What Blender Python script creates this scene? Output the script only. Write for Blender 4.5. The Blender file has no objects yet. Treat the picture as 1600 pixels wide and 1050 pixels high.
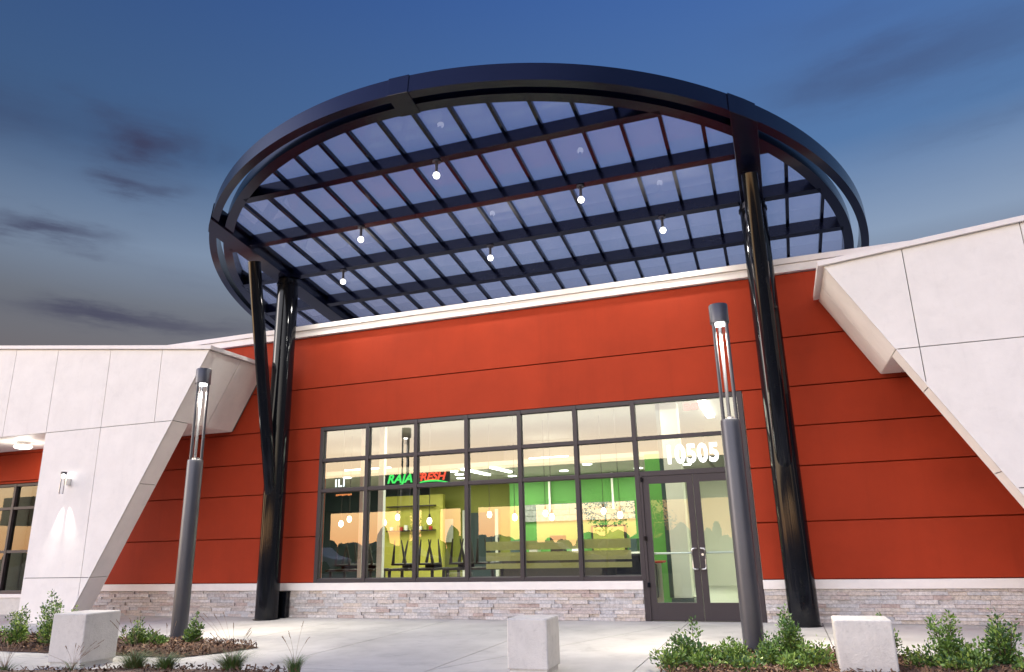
import bpy, math, random
from mathutils import Matrix, Vector, Euler
random.seed(7)
R = math.radians
sc = bpy.context.scene
col = sc.collection

# ---------------------------------------------------------------- camera
yaw, pitch, roll, fpx, CH = -0.339973363, 0.279897237, -0.0243979752, 1133.188, 1.1916
F = Vector((math.sin(yaw)*math.cos(pitch), math.cos(yaw)*math.cos(pitch), math.sin(pitch)))
Rt = Vector((math.cos(yaw), -math.sin(yaw), 0)); U = Rt.cross(F)
c_, s_ = math.cos(roll), math.sin(roll)
R2 = c_*Rt + s_*U; U2 = -s_*Rt + c_*U
cd = bpy.data.cameras.new('camera'); cam = bpy.data.objects.new('camera', cd); col.objects.link(cam)
cam.matrix_world = Matrix(((R2.x, U2.x, -F.x, 0), (R2.y, U2.y, -F.y, -12.0), (R2.z, U2.z, -F.z, CH), (0, 0, 0, 1)))
cd.sensor_fit = 'HORIZONTAL'; cd.sensor_width = 36; cd.lens = 36*fpx/1600; cd.clip_start = .1; cd.clip_end = 3000
sc.camera = cam

# ---------------------------------------------------------------- colour management
sc.view_settings.view_transform = 'Standard'; sc.view_settings.look = 'None'
sc.view_settings.exposure = 0.12; sc.view_settings.gamma = 1; sc.view_settings.use_curve_mapping = False
sc.cycles.use_denoising = True
sc.cycles.max_bounces = 8; sc.cycles.transparent_max_bounces = 16
sc.cycles.sample_clamp_indirect = 6

def s2l(c):
    return tuple(((v/255)/12.92 if v/255 <= .04045 else ((v/255+.055)/1.055)**2.4) for v in c)

# ---------------------------------------------------------------- world: dusk sky
W = bpy.data.worlds.new('World'); sc.world = W; W.use_nodes = True
nt = W.node_tree; nt.nodes.clear(); L = nt.links.new
def N(t, **k):
    n = nt.nodes.new(t)
    for a, b in k.items(): setattr(n, a, b)
    return n
def M(op, a, b=None, c=None):
    n = N('ShaderNodeMath', operation=op)
    for i, v in enumerate((a, b, c)):
        if v is None: continue
        if isinstance(v, (int, float)): n.inputs[i].default_value = v
        else: L(v, n.inputs[i])
    return n.outputs[0]
def ramp(fac, stops, interp='LINEAR'):
    n = N('ShaderNodeValToRGB'); n.color_ramp.interpolation = interp
    e = n.color_ramp.elements
    while len(e) < len(stops): e.new(.5)
    for i, (p, c) in enumerate(stops): e[i].position = p; e[i].color = (*c, 1)
    L(fac, n.inputs[0]); return n.outputs[0]
def mixc(f, a, b, bt='MIX'):
    n = N('ShaderNodeMix', data_type='RGBA', blend_type=bt)
    for i, v in ((0, f), (6, a), (7, b)):
        if isinstance(v, (int, float)): n.inputs[i].default_value = v
        elif isinstance(v, tuple): n.inputs[i].default_value = (*v, 1)
        else: L(v, n.inputs[i])
    return n.outputs[2]
tc = N('ShaderNodeTexCoord'); sp = N('ShaderNodeSeparateXYZ'); L(tc.outputs['Generated'], sp.inputs[0])
X, Y, Z = sp.outputs
el = M('MULTIPLY', M('ARCSINE', M('MAXIMUM', M('MINIMUM', Z, 1.0), -1.0)), 180/math.pi)
az = M('MULTIPLY', M('ARCTAN2', X, Y), 180/math.pi)           # 0 = straight at the wall, negative = left
eln = M('MAXIMUM', M('DIVIDE', el, 90.0), 0.0)
front = ramp(eln, [(0, s2l((128,122,120))), (.145, s2l((122,118,122))), (.19, s2l((124,130,142))), (.235, s2l((140,160,188))),
                   (.31, s2l((88,124,172))), (.46, s2l((66,104,170))), (1, s2l((38,66,132)))])
back = ramp(eln, [(0, (4.8,2.3,.90)), (.035, (5.4,3.4,1.6)), (.07, (5.2,4.0,2.6)), (.105, (4.0,3.6,3.1)), (.17, (3.2,3.15,3.2)), (.30, (1.9,2.1,2.9)), (.5, (.22,.32,.95)), (1, s2l((38,66,132)))])
hz = M('SQRT', M('ADD', M('MULTIPLY', X, X), M('ADD', M('MULTIPLY', Y, Y), 1e-5)))
west = M('DIVIDE', M('SUBTRACT', M('MULTIPLY', X, -.50), M('MULTIPLY', Y, .866)), hz)
wsm = N('ShaderNodeMapRange', interpolation_type='SMOOTHSTEP'); L(west, wsm.inputs[0]); wsm.inputs[1].default_value = .12; wsm.inputs[2].default_value = .85
azm = N('ShaderNodeMapRange', interpolation_type='SMOOTHSTEP'); L(M('ADD', az, M('MULTIPLY', M('MAXIMUM', M('SUBTRACT', 30.0, el), 0.0), 2.2)), azm.inputs[0])
for i, v in enumerate((-75, 15, .62, 1.12)): azm.inputs[i+1].default_value = v*(.80 if i > 1 else 1)
nz = N('ShaderNodeTexNoise'); mp = N('ShaderNodeMapping'); L(tc.outputs['Generated'], mp.inputs[0]); mp.inputs['Scale'].default_value = (3, 3, 16); L(mp.outputs[0], nz.inputs[0])
nz.inputs['Scale'].default_value = 1.6; nz.inputs['Detail'].default_value = 7; nz.inputs['Roughness'].default_value = .62
nzf = nz.outputs[0]
nz2 = N('ShaderNodeTexNoise'); mp2 = N('ShaderNodeMapping'); L(tc.outputs['Generated'], mp2.inputs[0]); mp2.inputs['Scale'].default_value = (4, 4, 7); L(mp2.outputs[0], nz2.inputs[0])
nz2.inputs['Scale'].default_value = 2.2; nz2.inputs['Detail'].default_value = 8
azw = M('ADD', az, M('MULTIPLY', M('SUBTRACT', nz2.outputs[0], .5), 16.0))
elw = M('ADD', el, M('MULTIPLY', M('SUBTRACT', nzf, .5), 5.0))
tot = None
for a0, e0, wa, we, st in ((-49,28.4,4.2,1.6,.85), (-50,25.3,3.6,.7,.65), (-55.5,21.4,4.2,.75,.8), (-48.2,15.8,7.5,.75,.62), (-59,28.3,4.5,1.8,.35), (-52.8,20.0,1.6,.35,.25),
                           (13,31.5,11,1.8,.38), (19,26.5,9,.9,.22), (10,35.5,6,1.0,.12),
                           (60,24,14,2.5,.4), (-100,20,16,2,.4), (110,30,18,3,.35), (-150,24,16,2.0,.35), (170,32,20,2.5,.3)):
    d = M('ADD', M('POWER', M('DIVIDE', M('SUBTRACT', azw, a0), wa), 2.0), M('POWER', M('DIVIDE', M('SUBTRACT', elw, e0), we), 2.0))
    g = M('MULTIPLY', M('EXPONENT', M('MULTIPLY', d, -1.0)), st)
    tot = g if tot is None else M('ADD', tot, g)
streak = N('ShaderNodeMapRange', interpolation_type='SMOOTHSTEP'); L(nzf, streak.inputs[0])
for i, v in enumerate((.5, .8, 0, .10)): streak.inputs[i+1].default_value = v
lowf = N('ShaderNodeMapRange'); L(el, lowf.inputs[0])
for i, v in enumerate((38, 18, 0, 1)): lowf.inputs[i+1].default_value = v
cl = M('MINIMUM', M('ADD', M('MULTIPLY', tot, M('ADD', .45, M('MULTIPLY', nz2.outputs[0], 1.1))), M('MULTIPLY', streak.outputs[0], lowf.outputs[0])), .85)
fr = mixc(1.0, front, azm.outputs[0], 'MULTIPLY')
base = mixc(wsm.outputs[0], fr, back)
cloudc = mixc(wsm.outputs[0], s2l((58,58,84)), (1.5,1.15,1.15))
sky = mixc(cl, base, cloudc)
bg = N('ShaderNodeBackground'); L(sky, bg.inputs[0]); bg.inputs[1].default_value = 1.0
wo = N('ShaderNodeOutputWorld'); L(bg.outputs[0], wo.inputs[0])

# ---------------------------------------------------------------- soft western afterglow
sd = bpy.data.lights.new('sun', 'SUN'); sun = bpy.data.objects.new('sun', sd); col.objects.link(sun)
sd.energy = 1.0; sd.angle = R(20); sd.color = (1.0, .86, .78)
sun.rotation_euler = Vector((.94, .34, -.30)).to_track_quat('-Z', 'Y').to_euler()

# ---------------------------------------------------------------- materials
MT = {}
def mat(name, c, rough=.6, metal=0, spec=.5, noise=None, bump=None, coat=0, emit=None, var=None, ns=None, stain=None, streak=None):
    """noise=(scale, amount) mottling, bump=(scale, strength), var=list of colours picked per object"""
    m = bpy.data.materials.new(name); m.use_nodes = True; t = m.node_tree; n = t.nodes; l = t.links.new
    b = n['Principled BSDF']; b.inputs['Base Color'].default_value = (*c, 1); b.inputs['Roughness'].default_value = rough
    b.inputs['Metallic'].default_value = metal; b.inputs['Specular IOR Level'].default_value = spec; b.inputs['Coat Weight'].default_value = coat
    b.inputs['Coat Roughness'].default_value = .04
    g = n.new('ShaderNodeNewGeometry'); out = None
    if var:
        oi = n.new('ShaderNodeObjectInfo'); at = n.new('ShaderNodeAttribute'); at.attribute_name = 'tone'
        ad = n.new('ShaderNodeMath'); ad.operation = 'ADD'; l(oi.outputs['Random'], ad.inputs[0]); l(at.outputs['Fac'], ad.inputs[1])
        fr_ = n.new('ShaderNodeMath'); fr_.operation = 'FRACT'; l(ad.outputs[0], fr_.inputs[0])
        r = n.new('ShaderNodeValToRGB'); r.color_ramp.interpolation = 'CONSTANT'; e = r.color_ramp.elements
        while len(e) < len(var): e.new(.5)
        for i, cc in enumerate(var): e[i].position = i/len(var); e[i].color = (*cc, 1)
        l(fr_.outputs[0], r.inputs[0]); out = r.outputs[0]
    if noise:
        no = n.new('ShaderNodeTexNoise'); no.inputs['Scale'].default_value = noise[0]; no.inputs['Detail'].default_value = 8; no.inputs['Roughness'].default_value = .65
        if ns:
            mp_ = n.new('ShaderNodeMapping'); mp_.inputs['Scale'].default_value = ns; l(g.outputs['Position'], mp_.inputs[0]); l(mp_.outputs[0], no.inputs[0])
        else: l(g.outputs['Position'], no.inputs[0])
        r = n.new('ShaderNodeMapRange'); l(no.outputs[0], r.inputs[0])
        for i, v in enumerate((.3, .7, 1-noise[1], 1+noise[1]*.35)): r.inputs[i+1].default_value = v
        mx = n.new('ShaderNodeMix'); mx.data_type = 'RGBA'; mx.blend_type = 'MULTIPLY'; mx.inputs[0].default_value = 1
        if out: l(out, mx.inputs[6])
        else: mx.inputs[6].default_value = (*c, 1)
        l(r.outputs[0], mx.inputs[7]); out = mx.outputs[2]
    for cfg, scl in ((stain, (1,1,1)), (streak, (1,1,.06))):
        if not cfg: continue
        no = n.new('ShaderNodeTexNoise'); no.inputs['Scale'].default_value = cfg[0]; no.inputs['Detail'].default_value = 10; no.inputs['Roughness'].default_value = .7; no.inputs['Distortion'].default_value = .4 if scl[2] == 1 else 0
        mp_ = n.new('ShaderNodeMapping'); mp_.inputs['Scale'].default_value = scl; mp_.inputs['Location'].default_value = (3.1,7.7,1.3); l(g.outputs['Position'], mp_.inputs[0]); l(mp_.outputs[0], no.inputs[0])
        r = n.new('ShaderNodeMapRange'); r.interpolation_type = 'SMOOTHSTEP'; l(no.outputs[0], r.inputs[0])
        for i, v in enumerate((.50, .72, 1.0, 1-cfg[1])): r.inputs[i+1].default_value = v
        mx = n.new('ShaderNodeMix'); mx.data_type = 'RGBA'; mx.blend_type = 'MULTIPLY'; mx.inputs[0].default_value = 1
        if out: l(out, mx.inputs[6])
        else: mx.inputs[6].default_value = (*c, 1)
        l(r.outputs[0], mx.inputs[7]); out = mx.outputs[2]
    if out: l(out, b.inputs['Base Color'])
    if bump:
        no = n.new('ShaderNodeTexNoise'); no.inputs['Scale'].default_value = bump[0]; no.inputs['Detail'].default_value = 6; l(g.outputs['Position'], no.inputs[0])
        bp = n.new('ShaderNodeBump'); bp.inputs['Strength'].default_value = bump[1]; bp.inputs['Distance'].default_value = .01; l(no.outputs[0], bp.inputs['Height']); l(bp.outputs[0], b.inputs['Normal'])
    if emit: b.inputs['Emission Color'].default_value = (*emit[0], 1); b.inputs['Emission Strength'].default_value = emit[1]
    MT[name] = m; return m
def glassmat(name, tint, refl, haze=0, hazec=(1,1,1), rough=0, wob=0):
    m = bpy.data.materials.new(name); m.use_nodes = True; t = m.node_tree; n = t.nodes; l = t.links.new; n.clear()
    o = n.new('ShaderNodeOutputMaterial'); tr = n.new('ShaderNodeBsdfTransparent'); tr.inputs[0].default_value = (*tint, 1)
    gl = n.new('ShaderNodeBsdfGlossy'); gl.inputs['Roughness'].default_value = rough
    lw_ = n.new('ShaderNodeLayerWeight'); pw = n.new('ShaderNodeMath'); pw.operation = 'POWER'; pw.inputs[1].default_value = 4.5; l(lw_.outputs['Facing'], pw.inputs[0])
    m0 = n.new('ShaderNodeMapRange'); l(pw.outputs[0], m0.inputs[0]); m0.inputs[3].default_value = refl; m0.inputs[4].default_value = 1
    gb = n.new('ShaderNodeNewGeometry'); inv = n.new('ShaderNodeMath'); inv.operation = 'SUBTRACT'; inv.inputs[0].default_value = 1; l(gb.outputs['Backfacing'], inv.inputs[1])
    mr = n.new('ShaderNodeMath'); mr.operation = 'MULTIPLY'; l(m0.outputs[0], mr.inputs[0]); l(inv.outputs[0], mr.inputs[1])
    a = tr.outputs[0]
    if haze:
        df = n.new('ShaderNodeBsdfTranslucent'); df.inputs[0].default_value = (*hazec, 1); d2 = n.new('ShaderNodeBsdfDiffuse'); d2.inputs[0].default_value = (*hazec, 1)
        m1 = n.new('ShaderNodeMixShader'); m1.inputs[0].default_value = .5; l(df.outputs[0], m1.inputs[1]); l(d2.outputs[0], m1.inputs[2])
        m2 = n.new('ShaderNodeMixShader'); m2.inputs[0].default_value = haze; l(a, m2.inputs[1]); l(m1.outputs[0], m2.inputs[2]); a = m2.outputs[0]
    if wob:
        g = n.new('ShaderNodeNewGeometry'); no = n.new('ShaderNodeTexNoise'); no.inputs['Scale'].default_value = 1.3; l(g.outputs['Position'], no.inputs[0])
        bp = n.new('ShaderNodeBump'); bp.inputs['Strength'].default_value = wob; bp.inputs['Distance'].default_value = .01; l(no.outputs[0], bp.inputs['Height']); l(bp.outputs[0], gl.inputs['Normal'])
    mx = n.new('ShaderNodeMixShader'); l(mr.outputs[0], mx.inputs[0]); l(a, mx.inputs[1]); l(gl.outputs[0], mx.inputs[2]); l(mx.outputs[0], o.inputs[0])
    MT[name] = m; return m
mat('red_stucco', (.37,.039,.012), .78, spec=.2, noise=(1.1,.14), bump=(260,.35), streak=(3.5,.09), stain=(.6,.08))
mat('white_panel', (.84,.80,.75), .6, spec=.3, noise=(2.6,.07), bump=(60,.1), stain=(5,.05), streak=(5,.035))
mat('white_trim', (.84,.79,.75), .55, spec=.3, noise=(5,.06))
mat('reveal', (.10,.09,.09), .8)
mat('stone', (.5,.45,.42), .85, spec=.2, noise=(26,.36), bump=(55,1), 
    var=[(.66,.59,.56),(.60,.56,.54),(.70,.64,.61),(.55,.49,.46),(.64,.56,.49),(.70,.66,.64),(.60,.52,.49),(.62,.60,.60),(.67,.59,.53),(.55,.44,.40),(.74,.69,.66),(.58,.56,.56)])
mat('mortar', (.25,.22,.20), .9)
mat('concrete', (.55,.53,.495), .8, spec=.25, noise=(.9,.24), bump=(90,.25), stain=(2.3,.20))
mat('block_concrete', (.66,.63,.58), .85, spec=.2, noise=(7,.10), bump=(70,.6), stain=(16,.14), streak=(20,.07))
mat('asphalt', (.06,.06,.06), .9, noise=(8,.3), bump=(60,.6))
mat('bronze', (.036,.027,.032), .45, metal=.1, noise=(3,.08))
mat('black_gloss', (.006,.007,.010), .09, spec=.28, noise=(2,.2))
mat('canopy_paint', (.006,.008,.022), .20, spec=.36, coat=.05, noise=(1.5,.2))
mat('lamp_metal', (.080,.080,.090), .38, metal=.35, noise=(3,.1))
mat('steel', (.78,.76,.73), .32, metal=.8)
mat('mulch', (.13,.070,.045), .95, noise=(30,.5), bump=(40,1), var=[(.16,.085,.05),(.10,.055,.035),(.24,.13,.07),(.07,.04,.03),(.30,.20,.13)])
mat('leaf', (.07,.14,.03), .45, var=[(.13,.23,.04),(.07,.15,.035),(.19,.30,.05),(.28,.38,.07),(.05,.11,.03),(.15,.26,.045)])
mat('grass_blade', (.07,.13,.03), .6, var=[(.08,.17,.04),(.13,.22,.05),(.20,.20,.09),(.06,.13,.035)])
mat('stem_brown', (.13,.08,.05), .8)
mat('dry_stem', (.30,.20,.13), .8)
mat('interior_white', (.80,.80,.74), .7)
mat('interior_ceiling', (.42,.40,.36), .8, noise=(2,.08))
mat('green_paint', (.11,.33,.07), .6, noise=(.8,.2))
mat('lime_paint', (.46,.44,.07), .6, noise=(.8,.15))
mat('olive_paint', (.30,.32,.06), .6)
mat('grey_tile', (.34,.36,.34), .5, noise=(12,.4))
mat('dark_teal', (.035,.06,.065), .4)
mat('tile_floor', (.50,.52,.46), .3, noise=(2,.12))
mat('dark_wood', (.03,.022,.02), .4)
mat('red_top', (.45,.03,.03), .4)
mat('corrugated', (.60,.62,.52), .35, metal=.5)
mat('bulb', (1,1,1), emit=((1,.98,.92), 3.5))
mat('warm_bulb', (1,1,1), emit=((1,.93,.75), 9))
mat('tube', (1,1,1), emit=((1,.98,.92), 9))
mat('disc', (1,1,1), emit=((1,.97,.90), 3.2))
mat('lamp_lens', (1,1,1), emit=((1,.98,.93), 14))
mat('number_glow', (.9,.9,.9), .5, emit=((1,1,1), 1.0))  # plain white digits given a glow of their own, they are no lamp
mat('sign_green', (.1,.6,.1), emit=((.06,.85,.16), 1.3))
mat('sign_red', (.7,.05,.03), emit=((1,.10,.05), 1.5))
mat('sign_white', (.9,.9,1), emit=((.85,.9,1), 2.2))
mat('sign_orange', (.8,.3,.1), emit=((1,.3,.1), 1.0))
mat('exit_red', (.8,.05,.05), emit=((1,.18,.15), 1.6))
mat('dark_facade', (.05,.055,.05), .7, noise=(.5,.2))
mat('palm_leaf', (.03,.05,.02), .7)
glassmat('window_glass', (.84,.88,.85), .19, wob=.015)
glassmat('dark_glass', (.6,.65,.62), .09)
glassmat('door_glass', (.90,.95,.90), .07)
glassmat('canopy_glass', (.94,.94,.97), .03, haze=.27, hazec=(.68,.68,.84), rough=.02, wob=.02)
glassmat('frosted', (.80,.76,.52), .05, haze=.72, hazec=(.62,.58,.34))
glassmat('acrylic', (.93,.94,.96), .10)

# ---------------------------------------------------------------- mesh helpers
class MB:
    def __init__(s): s.v = []; s.f = []; s.t = []
    def add(s, vs, fs, tone=0):
        o = len(s.v); s.v += [tuple(v) for v in vs]; s.f += [tuple(i+o for i in f) for f in fs]; s.t += [tone]*len(fs); return s
    def box(s, x0, x1, y0, y1, z0, z1, tone=0):
        return s.add([(x0,y0,z0),(x1,y0,z0),(x1,y1,z0),(x0,y1,z0),(x0,y0,z1),(x1,y0,z1),(x1,y1,z1),(x0,y1,z1)],
                     [(0,3,2,1),(4,5,6,7),(0,1,5,4),(1,2,6,5),(2,3,7,6),(3,0,4,7)], tone)
    def prism(s, poly, d0, d1, axis='y'):
        """poly in (x,z) extruded along y, or in (x,y) extruded along z; any winding"""
        n = len(poly)
        ar = sum(poly[i][0]*poly[(i+1) % n][1]-poly[(i+1) % n][0]*poly[i][1] for i in range(n))
        if ar < 0: poly = poly[::-1]
        if axis == 'y':
            vs = [(a,d0,b) for a, b in poly]+[(a,d1,b) for a, b in poly]
            fs = [tuple(range(n)), tuple(range(2*n-1, n-1, -1))]+[(i, i+n, (i+1) % n+n, (i+1) % n) for i in range(n)]
        else:
            vs = [(a,b,d0) for a, b in poly]+[(a,b,d1) for a, b in poly]
            fs = [tuple(range(n-1, -1, -1)), tuple(range(n, 2*n))]+[(i, (i+1) % n, (i+1) % n+n, i+n) for i in range(n)]
        return s.add(vs, fs)
    def tube(s, pts, rad, n=12, cap=True):
        pts = [Vector(p) for p in pts]; rs = rad if isinstance(rad, (list, tuple)) else [rad]*len(pts)
        vs = []; up = None
        for i, p in enumerate(pts):
            d = (pts[min(i+1, len(pts)-1)]-pts[max(i-1, 0)]).normalized()
            if up is None: up = Vector((0,0,1)) if abs(d.z) < .9 else Vector((1,0,0))
            a = d.cross(up).normalized(); b = d.cross(a).normalized(); up = -b if False else up
            for k in range(n):
                t = 2*math.pi*k/n; vs.append(p+rs[i]*(a*math.cos(t)+b*math.sin(t)))
        fs = [(i*n+k, i*n+(k+1) % n, (i+1)*n+(k+1) % n, (i+1)*n+k) for i in range(len(pts)-1) for k in range(n)]
        fs = [f[::-1] for f in fs]
        if cap: fs += [tuple(range(n)), tuple(range((len(pts)-1)*n, len(pts)*n))[::-1]]
        return s.add(vs, fs)
    def lathe(s, prof, cx, cy, n=24):
        vs = [(cx+r*math.cos(2*math.pi*k/n), cy+r*math.sin(2*math.pi*k/n), z) for r, z in prof for k in range(n)]
        fs = [(i*n+k, i*n+(k+1) % n, (i+1)*n+(k+1) % n, (i+1)*n+k) for i in range(len(prof)-1) for k in range(n)]
        fs += [tuple(range(n))[::-1], tuple(range((len(prof)-1)*n, len(prof)*n))]
        return s.add(vs, fs)
    def build(s, name, m, parent=None, smooth=False, bevel=0, recalc=False):
        me = bpy.data.meshes.new(name); me.from_pydata(s.v, [], s.f); me.materials.append(MT[m])
        if any(s.t):
            a = me.attributes.new('tone', 'FLOAT', 'FACE'); a.data.foreach_set('value', s.t)
        me.update()
        if smooth: me.shade_smooth()
        o = bpy.data.objects.new(name, me); col.objects.link(o)
        if parent: o.parent = parent
        if bevel:
            bv = o.modifiers.new('bevel', 'BEVEL'); bv.width = bevel; bv.segments = 2; bv.limit_method = 'ANGLE'
        if smooth:
            es = o.modifiers.new('split', 'EDGE_SPLIT'); es.split_angle = R(35)
        return o
def box(name, m, parent, *a, bevel=0): return MB().box(*a).build(name, m, parent, bevel=bevel)
def tag(o, label=None, cat=None, group=None, kind=None):
    for k, v in (('label', label), ('category', cat), ('group', group), ('kind', kind)):
        if v: o[k] = v
    return o
def thing(name, label, cat, loc=(0,0,0), group=None, rz=0):
    o = bpy.data.objects.new(name, None); col.objects.link(o); o.location = loc; o.rotation_euler.z = rz; o.empty_display_size = .2
    return tag(o, label, cat, group)
def children(o): return [c for c in bpy.data.objects if c.parent == o]
KIDS = {}
def copy_tree(o, parent=None):
    c = o.copy(); col.objects.link(c)
    if parent: c.parent = parent
    for ch in children(o): copy_tree(ch, c)
    return c
def clip(poly, a, b, c):
    """keep the side a*x + b*y <= c"""
    out = []
    for i, p in enumerate(poly):
        q = poly[(i+1) % len(poly)]; dp = a*p[0]+b*p[1]-c; dq = a*q[0]+b*q[1]-c
        if dp <= 0: out.append(p)
        if (dp < 0 < dq) or (dq < 0 < dp):
            t = dp/(dp-dq); out.append((p[0]+t*(q[0]-p[0]), p[1]+t*(q[1]-p[1])))
    return out
def rect(x0, x1, z0, z1): return [(x0,z0),(x1,z0),(x1,z1),(x0,z1)]
def area(p): return abs(sum(p[i][0]*p[(i+1) % len(p)][1]-p[(i+1) % len(p)][0]*p[i][1] for i in range(len(p))))/2
def mesh_text(body, name, m, parent, size, x, y, z, xs=1.0, off=0.0, ext=.004, shear=0.0, sp=1.0):
    cu = bpy.data.curves.new(name, 'FONT'); cu.body = body; cu.size = size; cu.offset = off; cu.extrude = ext; cu.shear = shear; cu.space_character = sp
    to = bpy.data.objects.new(name, cu); col.objects.link(to); bpy.context.view_layer.update()
    me = bpy.data.meshes.new_from_object(to.evaluated_get(bpy.context.evaluated_depsgraph_get())); bpy.data.objects.remove(to)
    me.materials.clear(); me.materials.append(MT[m])
    o = bpy.data.objects.new(name, me); col.objects.link(o); o.parent = parent
    o.rotation_euler = (R(90), 0, 0); o.location = (x, y, z); o.scale = (xs, 1, 1)
    return o
def point(name, loc, power, color=(1,.95,.85), size=.05, parent=None, kind='POINT', aim=None, spot=90, blend=.6):
    ld = bpy.data.lights.new(name, kind); ld.energy = power; ld.color = color; ld.shadow_soft_size = size
    o = bpy.data.objects.new(name, ld); col.objects.link(o); o.location = loc
    if kind == 'SPOT': ld.spot_size = R(spot); ld.spot_blend = blend
    if aim: o.rotation_euler = Vector(aim).to_track_quat('-Z', 'Y').to_euler()
    if parent: o.parent = parent
    return o

# ================================================================ SETTING: ground and paving
g = MB().box(-400, 400, -400, 300, -.6, -.16).build('parking_lot', 'asphalt'); tag(g, kind='structure')
pav = bpy.data.objects.new('sidewalk', None); col.objects.link(pav); tag(pav, kind='structure')
MB().box(-24, 12, -8.2, .1, -.16, -.02).build('slab_base', 'mortar', pav)
xs = [-24, -20, -16.5, -13, -11, -9.2, -7.3, -5.4, -3.5, -1.5, .38, 2.3, 4.3, 6.5, 9, 12]
gap = .006
for i in range(len(xs)-1):
    for y0, y1 in ((-8.2, -5.0), (-5.0, .08)):
        polys = [rect(xs[i]+gap, xs[i+1]-gap, y0+gap, y1-gap)]
        for (px, py, dx, dy) in ((-1.5, 0, .41, 1), (-1.5, -2.6, .44, -1)):
            n1, n2 = dy, -dx; cc = n1*px+n2*py; nn = math.hypot(n1, n2); new = []
            right = dx < 1 and py < -1
            for P in polys:
                if (py == 0 and xs[i] < -1.55 and xs[i] > -5.3) or (py < -1 and -1.6 < xs[i] < 2):
                    A = clip(P, n1, n2, cc-gap*nn); B = clip(P, -n1, -n2, -cc-gap*nn)
                    new += [p for p in (A, B) if len(p) > 2 and area(p) > .01]
                else: new.append(P)
            polys = new
        for P in polys: MB().prism(P, -.02, 0, 'z').build('slab', 'concrete', pav)

# ================================================================ SHOP BUILDING
shop = thing('shop_building', 'single storey shop with orange red stucco wall and ledge stone base behind the round canopy', 'building')
rows = [.60, 1.42, 2.24, 2.85, 3.47, 4.27, 5.34]
segs = {0: [(-15.45,-8.245), (-.365, 9)]}
for r in range(6):
    z0, z1 = rows[r]+.009, rows[r+1]-.009
    if r >= 4: sg = [(-20, 9)]
    elif r == 3: sg = [(-20, -8.245), (-.365, 9)]
    else: sg = [(-15.45, -8.245), (-.365, 9)]
    for x0, x1 in sg: box('stucco_panel', 'red_stucco', shop, x0, x1, 0, .04, z0, z1, bevel=.004)
w = MB()
for a in ((-15.45,-8.245,.052,.25,0,5.34), (-20,-15.45,.052,.25,2.80,5.34), (-20,-15.45,.052,.25,0,.42), (-8.245,-.365,.052,.25,3.475,5.34), (-8.245,-2.17,.052,.25,0,.60), (-.365,9,.052,.25,0,5.34)): w.box(*a)
w.build('backing_wall', 'red_stucco', shop)
box('stucco_panel', 'red_stucco', shop, -20, -15.45, 0, .04, 2.80, 2.841)
box('parapet_cap', 'white_trim', shop, -20, 9, -.07, .28, 5.345, 5.475, bevel=.004)
box('parapet_cap', 'white_trim', shop, -20, 9, -.10, .31, 5.479, 5.575, bevel=.004)
box('base_trim', 'white_trim', shop, -15.45, -2.155, -.055, .05, .468, .596, bevel=.004)
box('base_trim', 'white_trim', shop, -.369, 9, -.055, .05, .468, .596, bevel=.004)
box('base_trim', 'white_trim', shop, -20, -15.46, -.055, .05, .34, .415, bevel=.004)
box('mortar_bed', 'mortar', shop, -15.45, -2.155, .004, .05, 0, .467)
box('mortar_bed', 'mortar', shop, -.369, 9, .004, .05, 0, .467)
box('foundation', 'block_concrete', shop, -20, -15.46, -.03, .05, 0, .339)
# ledge stones
stones = []
for x0, x1 in ((-14.6, -2.16), (-.366, 6.5)):
    z = .002; rr_ = 0
    while z < .455:
        h = random.choice((.034,.042,.05,.058)); h = min(h, .465-z)
        if .465-(z+h) < .03: h = .465-z
        x = x0-random.random()*.2
        while x < x1:
            l_ = random.uniform(.14, .46); a = max(x, x0); b_ = min(x+l_, x1)
            if b_-a > .03: stones.append((a, b_, z, z+h))
            x += l_
        z += h; 
unit = MB().box(-.5,.5,-.5,.5,-.5,.5).build('stone', 'stone', shop); ume = unit.data
def vis(st):
    a, b, z0, z1 = st; return 1 if (-13.4 < a < 4) else 0
stones.sort(key=lambda s: -(vis(s)*10+(s[1]-s[0])*(1 if s[0] > -10 else .7)))
rest = MB()
for k, (a, b, z0, z1) in enumerate(stones):
    pr = random.choice((.012,.02,.03,.04)); g_ = .0015
    if k < 300:
        o = unit if k == 0 else unit.copy()
        if k: col.objects.link(o)
        o.location = ((a+b)/2, .004-pr/2, (z0+z1)/2); o.scale = (b-a-2*g_, pr, z1-z0-2*g_); o.rotation_euler = (0, 0, random.uniform(-.006,.006)/max(.2, b-a))
    else: rest.box(a+g_, b-g_, .003-pr, .003, z0+g_, z1-g_, random.random())
tag(rest.build('small_stones', 'stone', shop), kind='stuff')
# rest of shell
sh = MB(); sh.box(-20, 9, .30, 16, 4.85, 4.95); sh.box(-20, -19.8, .26, 16, 0, 4.84); sh.box(8.8, 9, .26, 16, 0, 4.84); sh.box(-19.8, 8.8, 15.8, 16, 0, 4.84)
sh.build('outer_shell', 'white_panel', shop)

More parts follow.
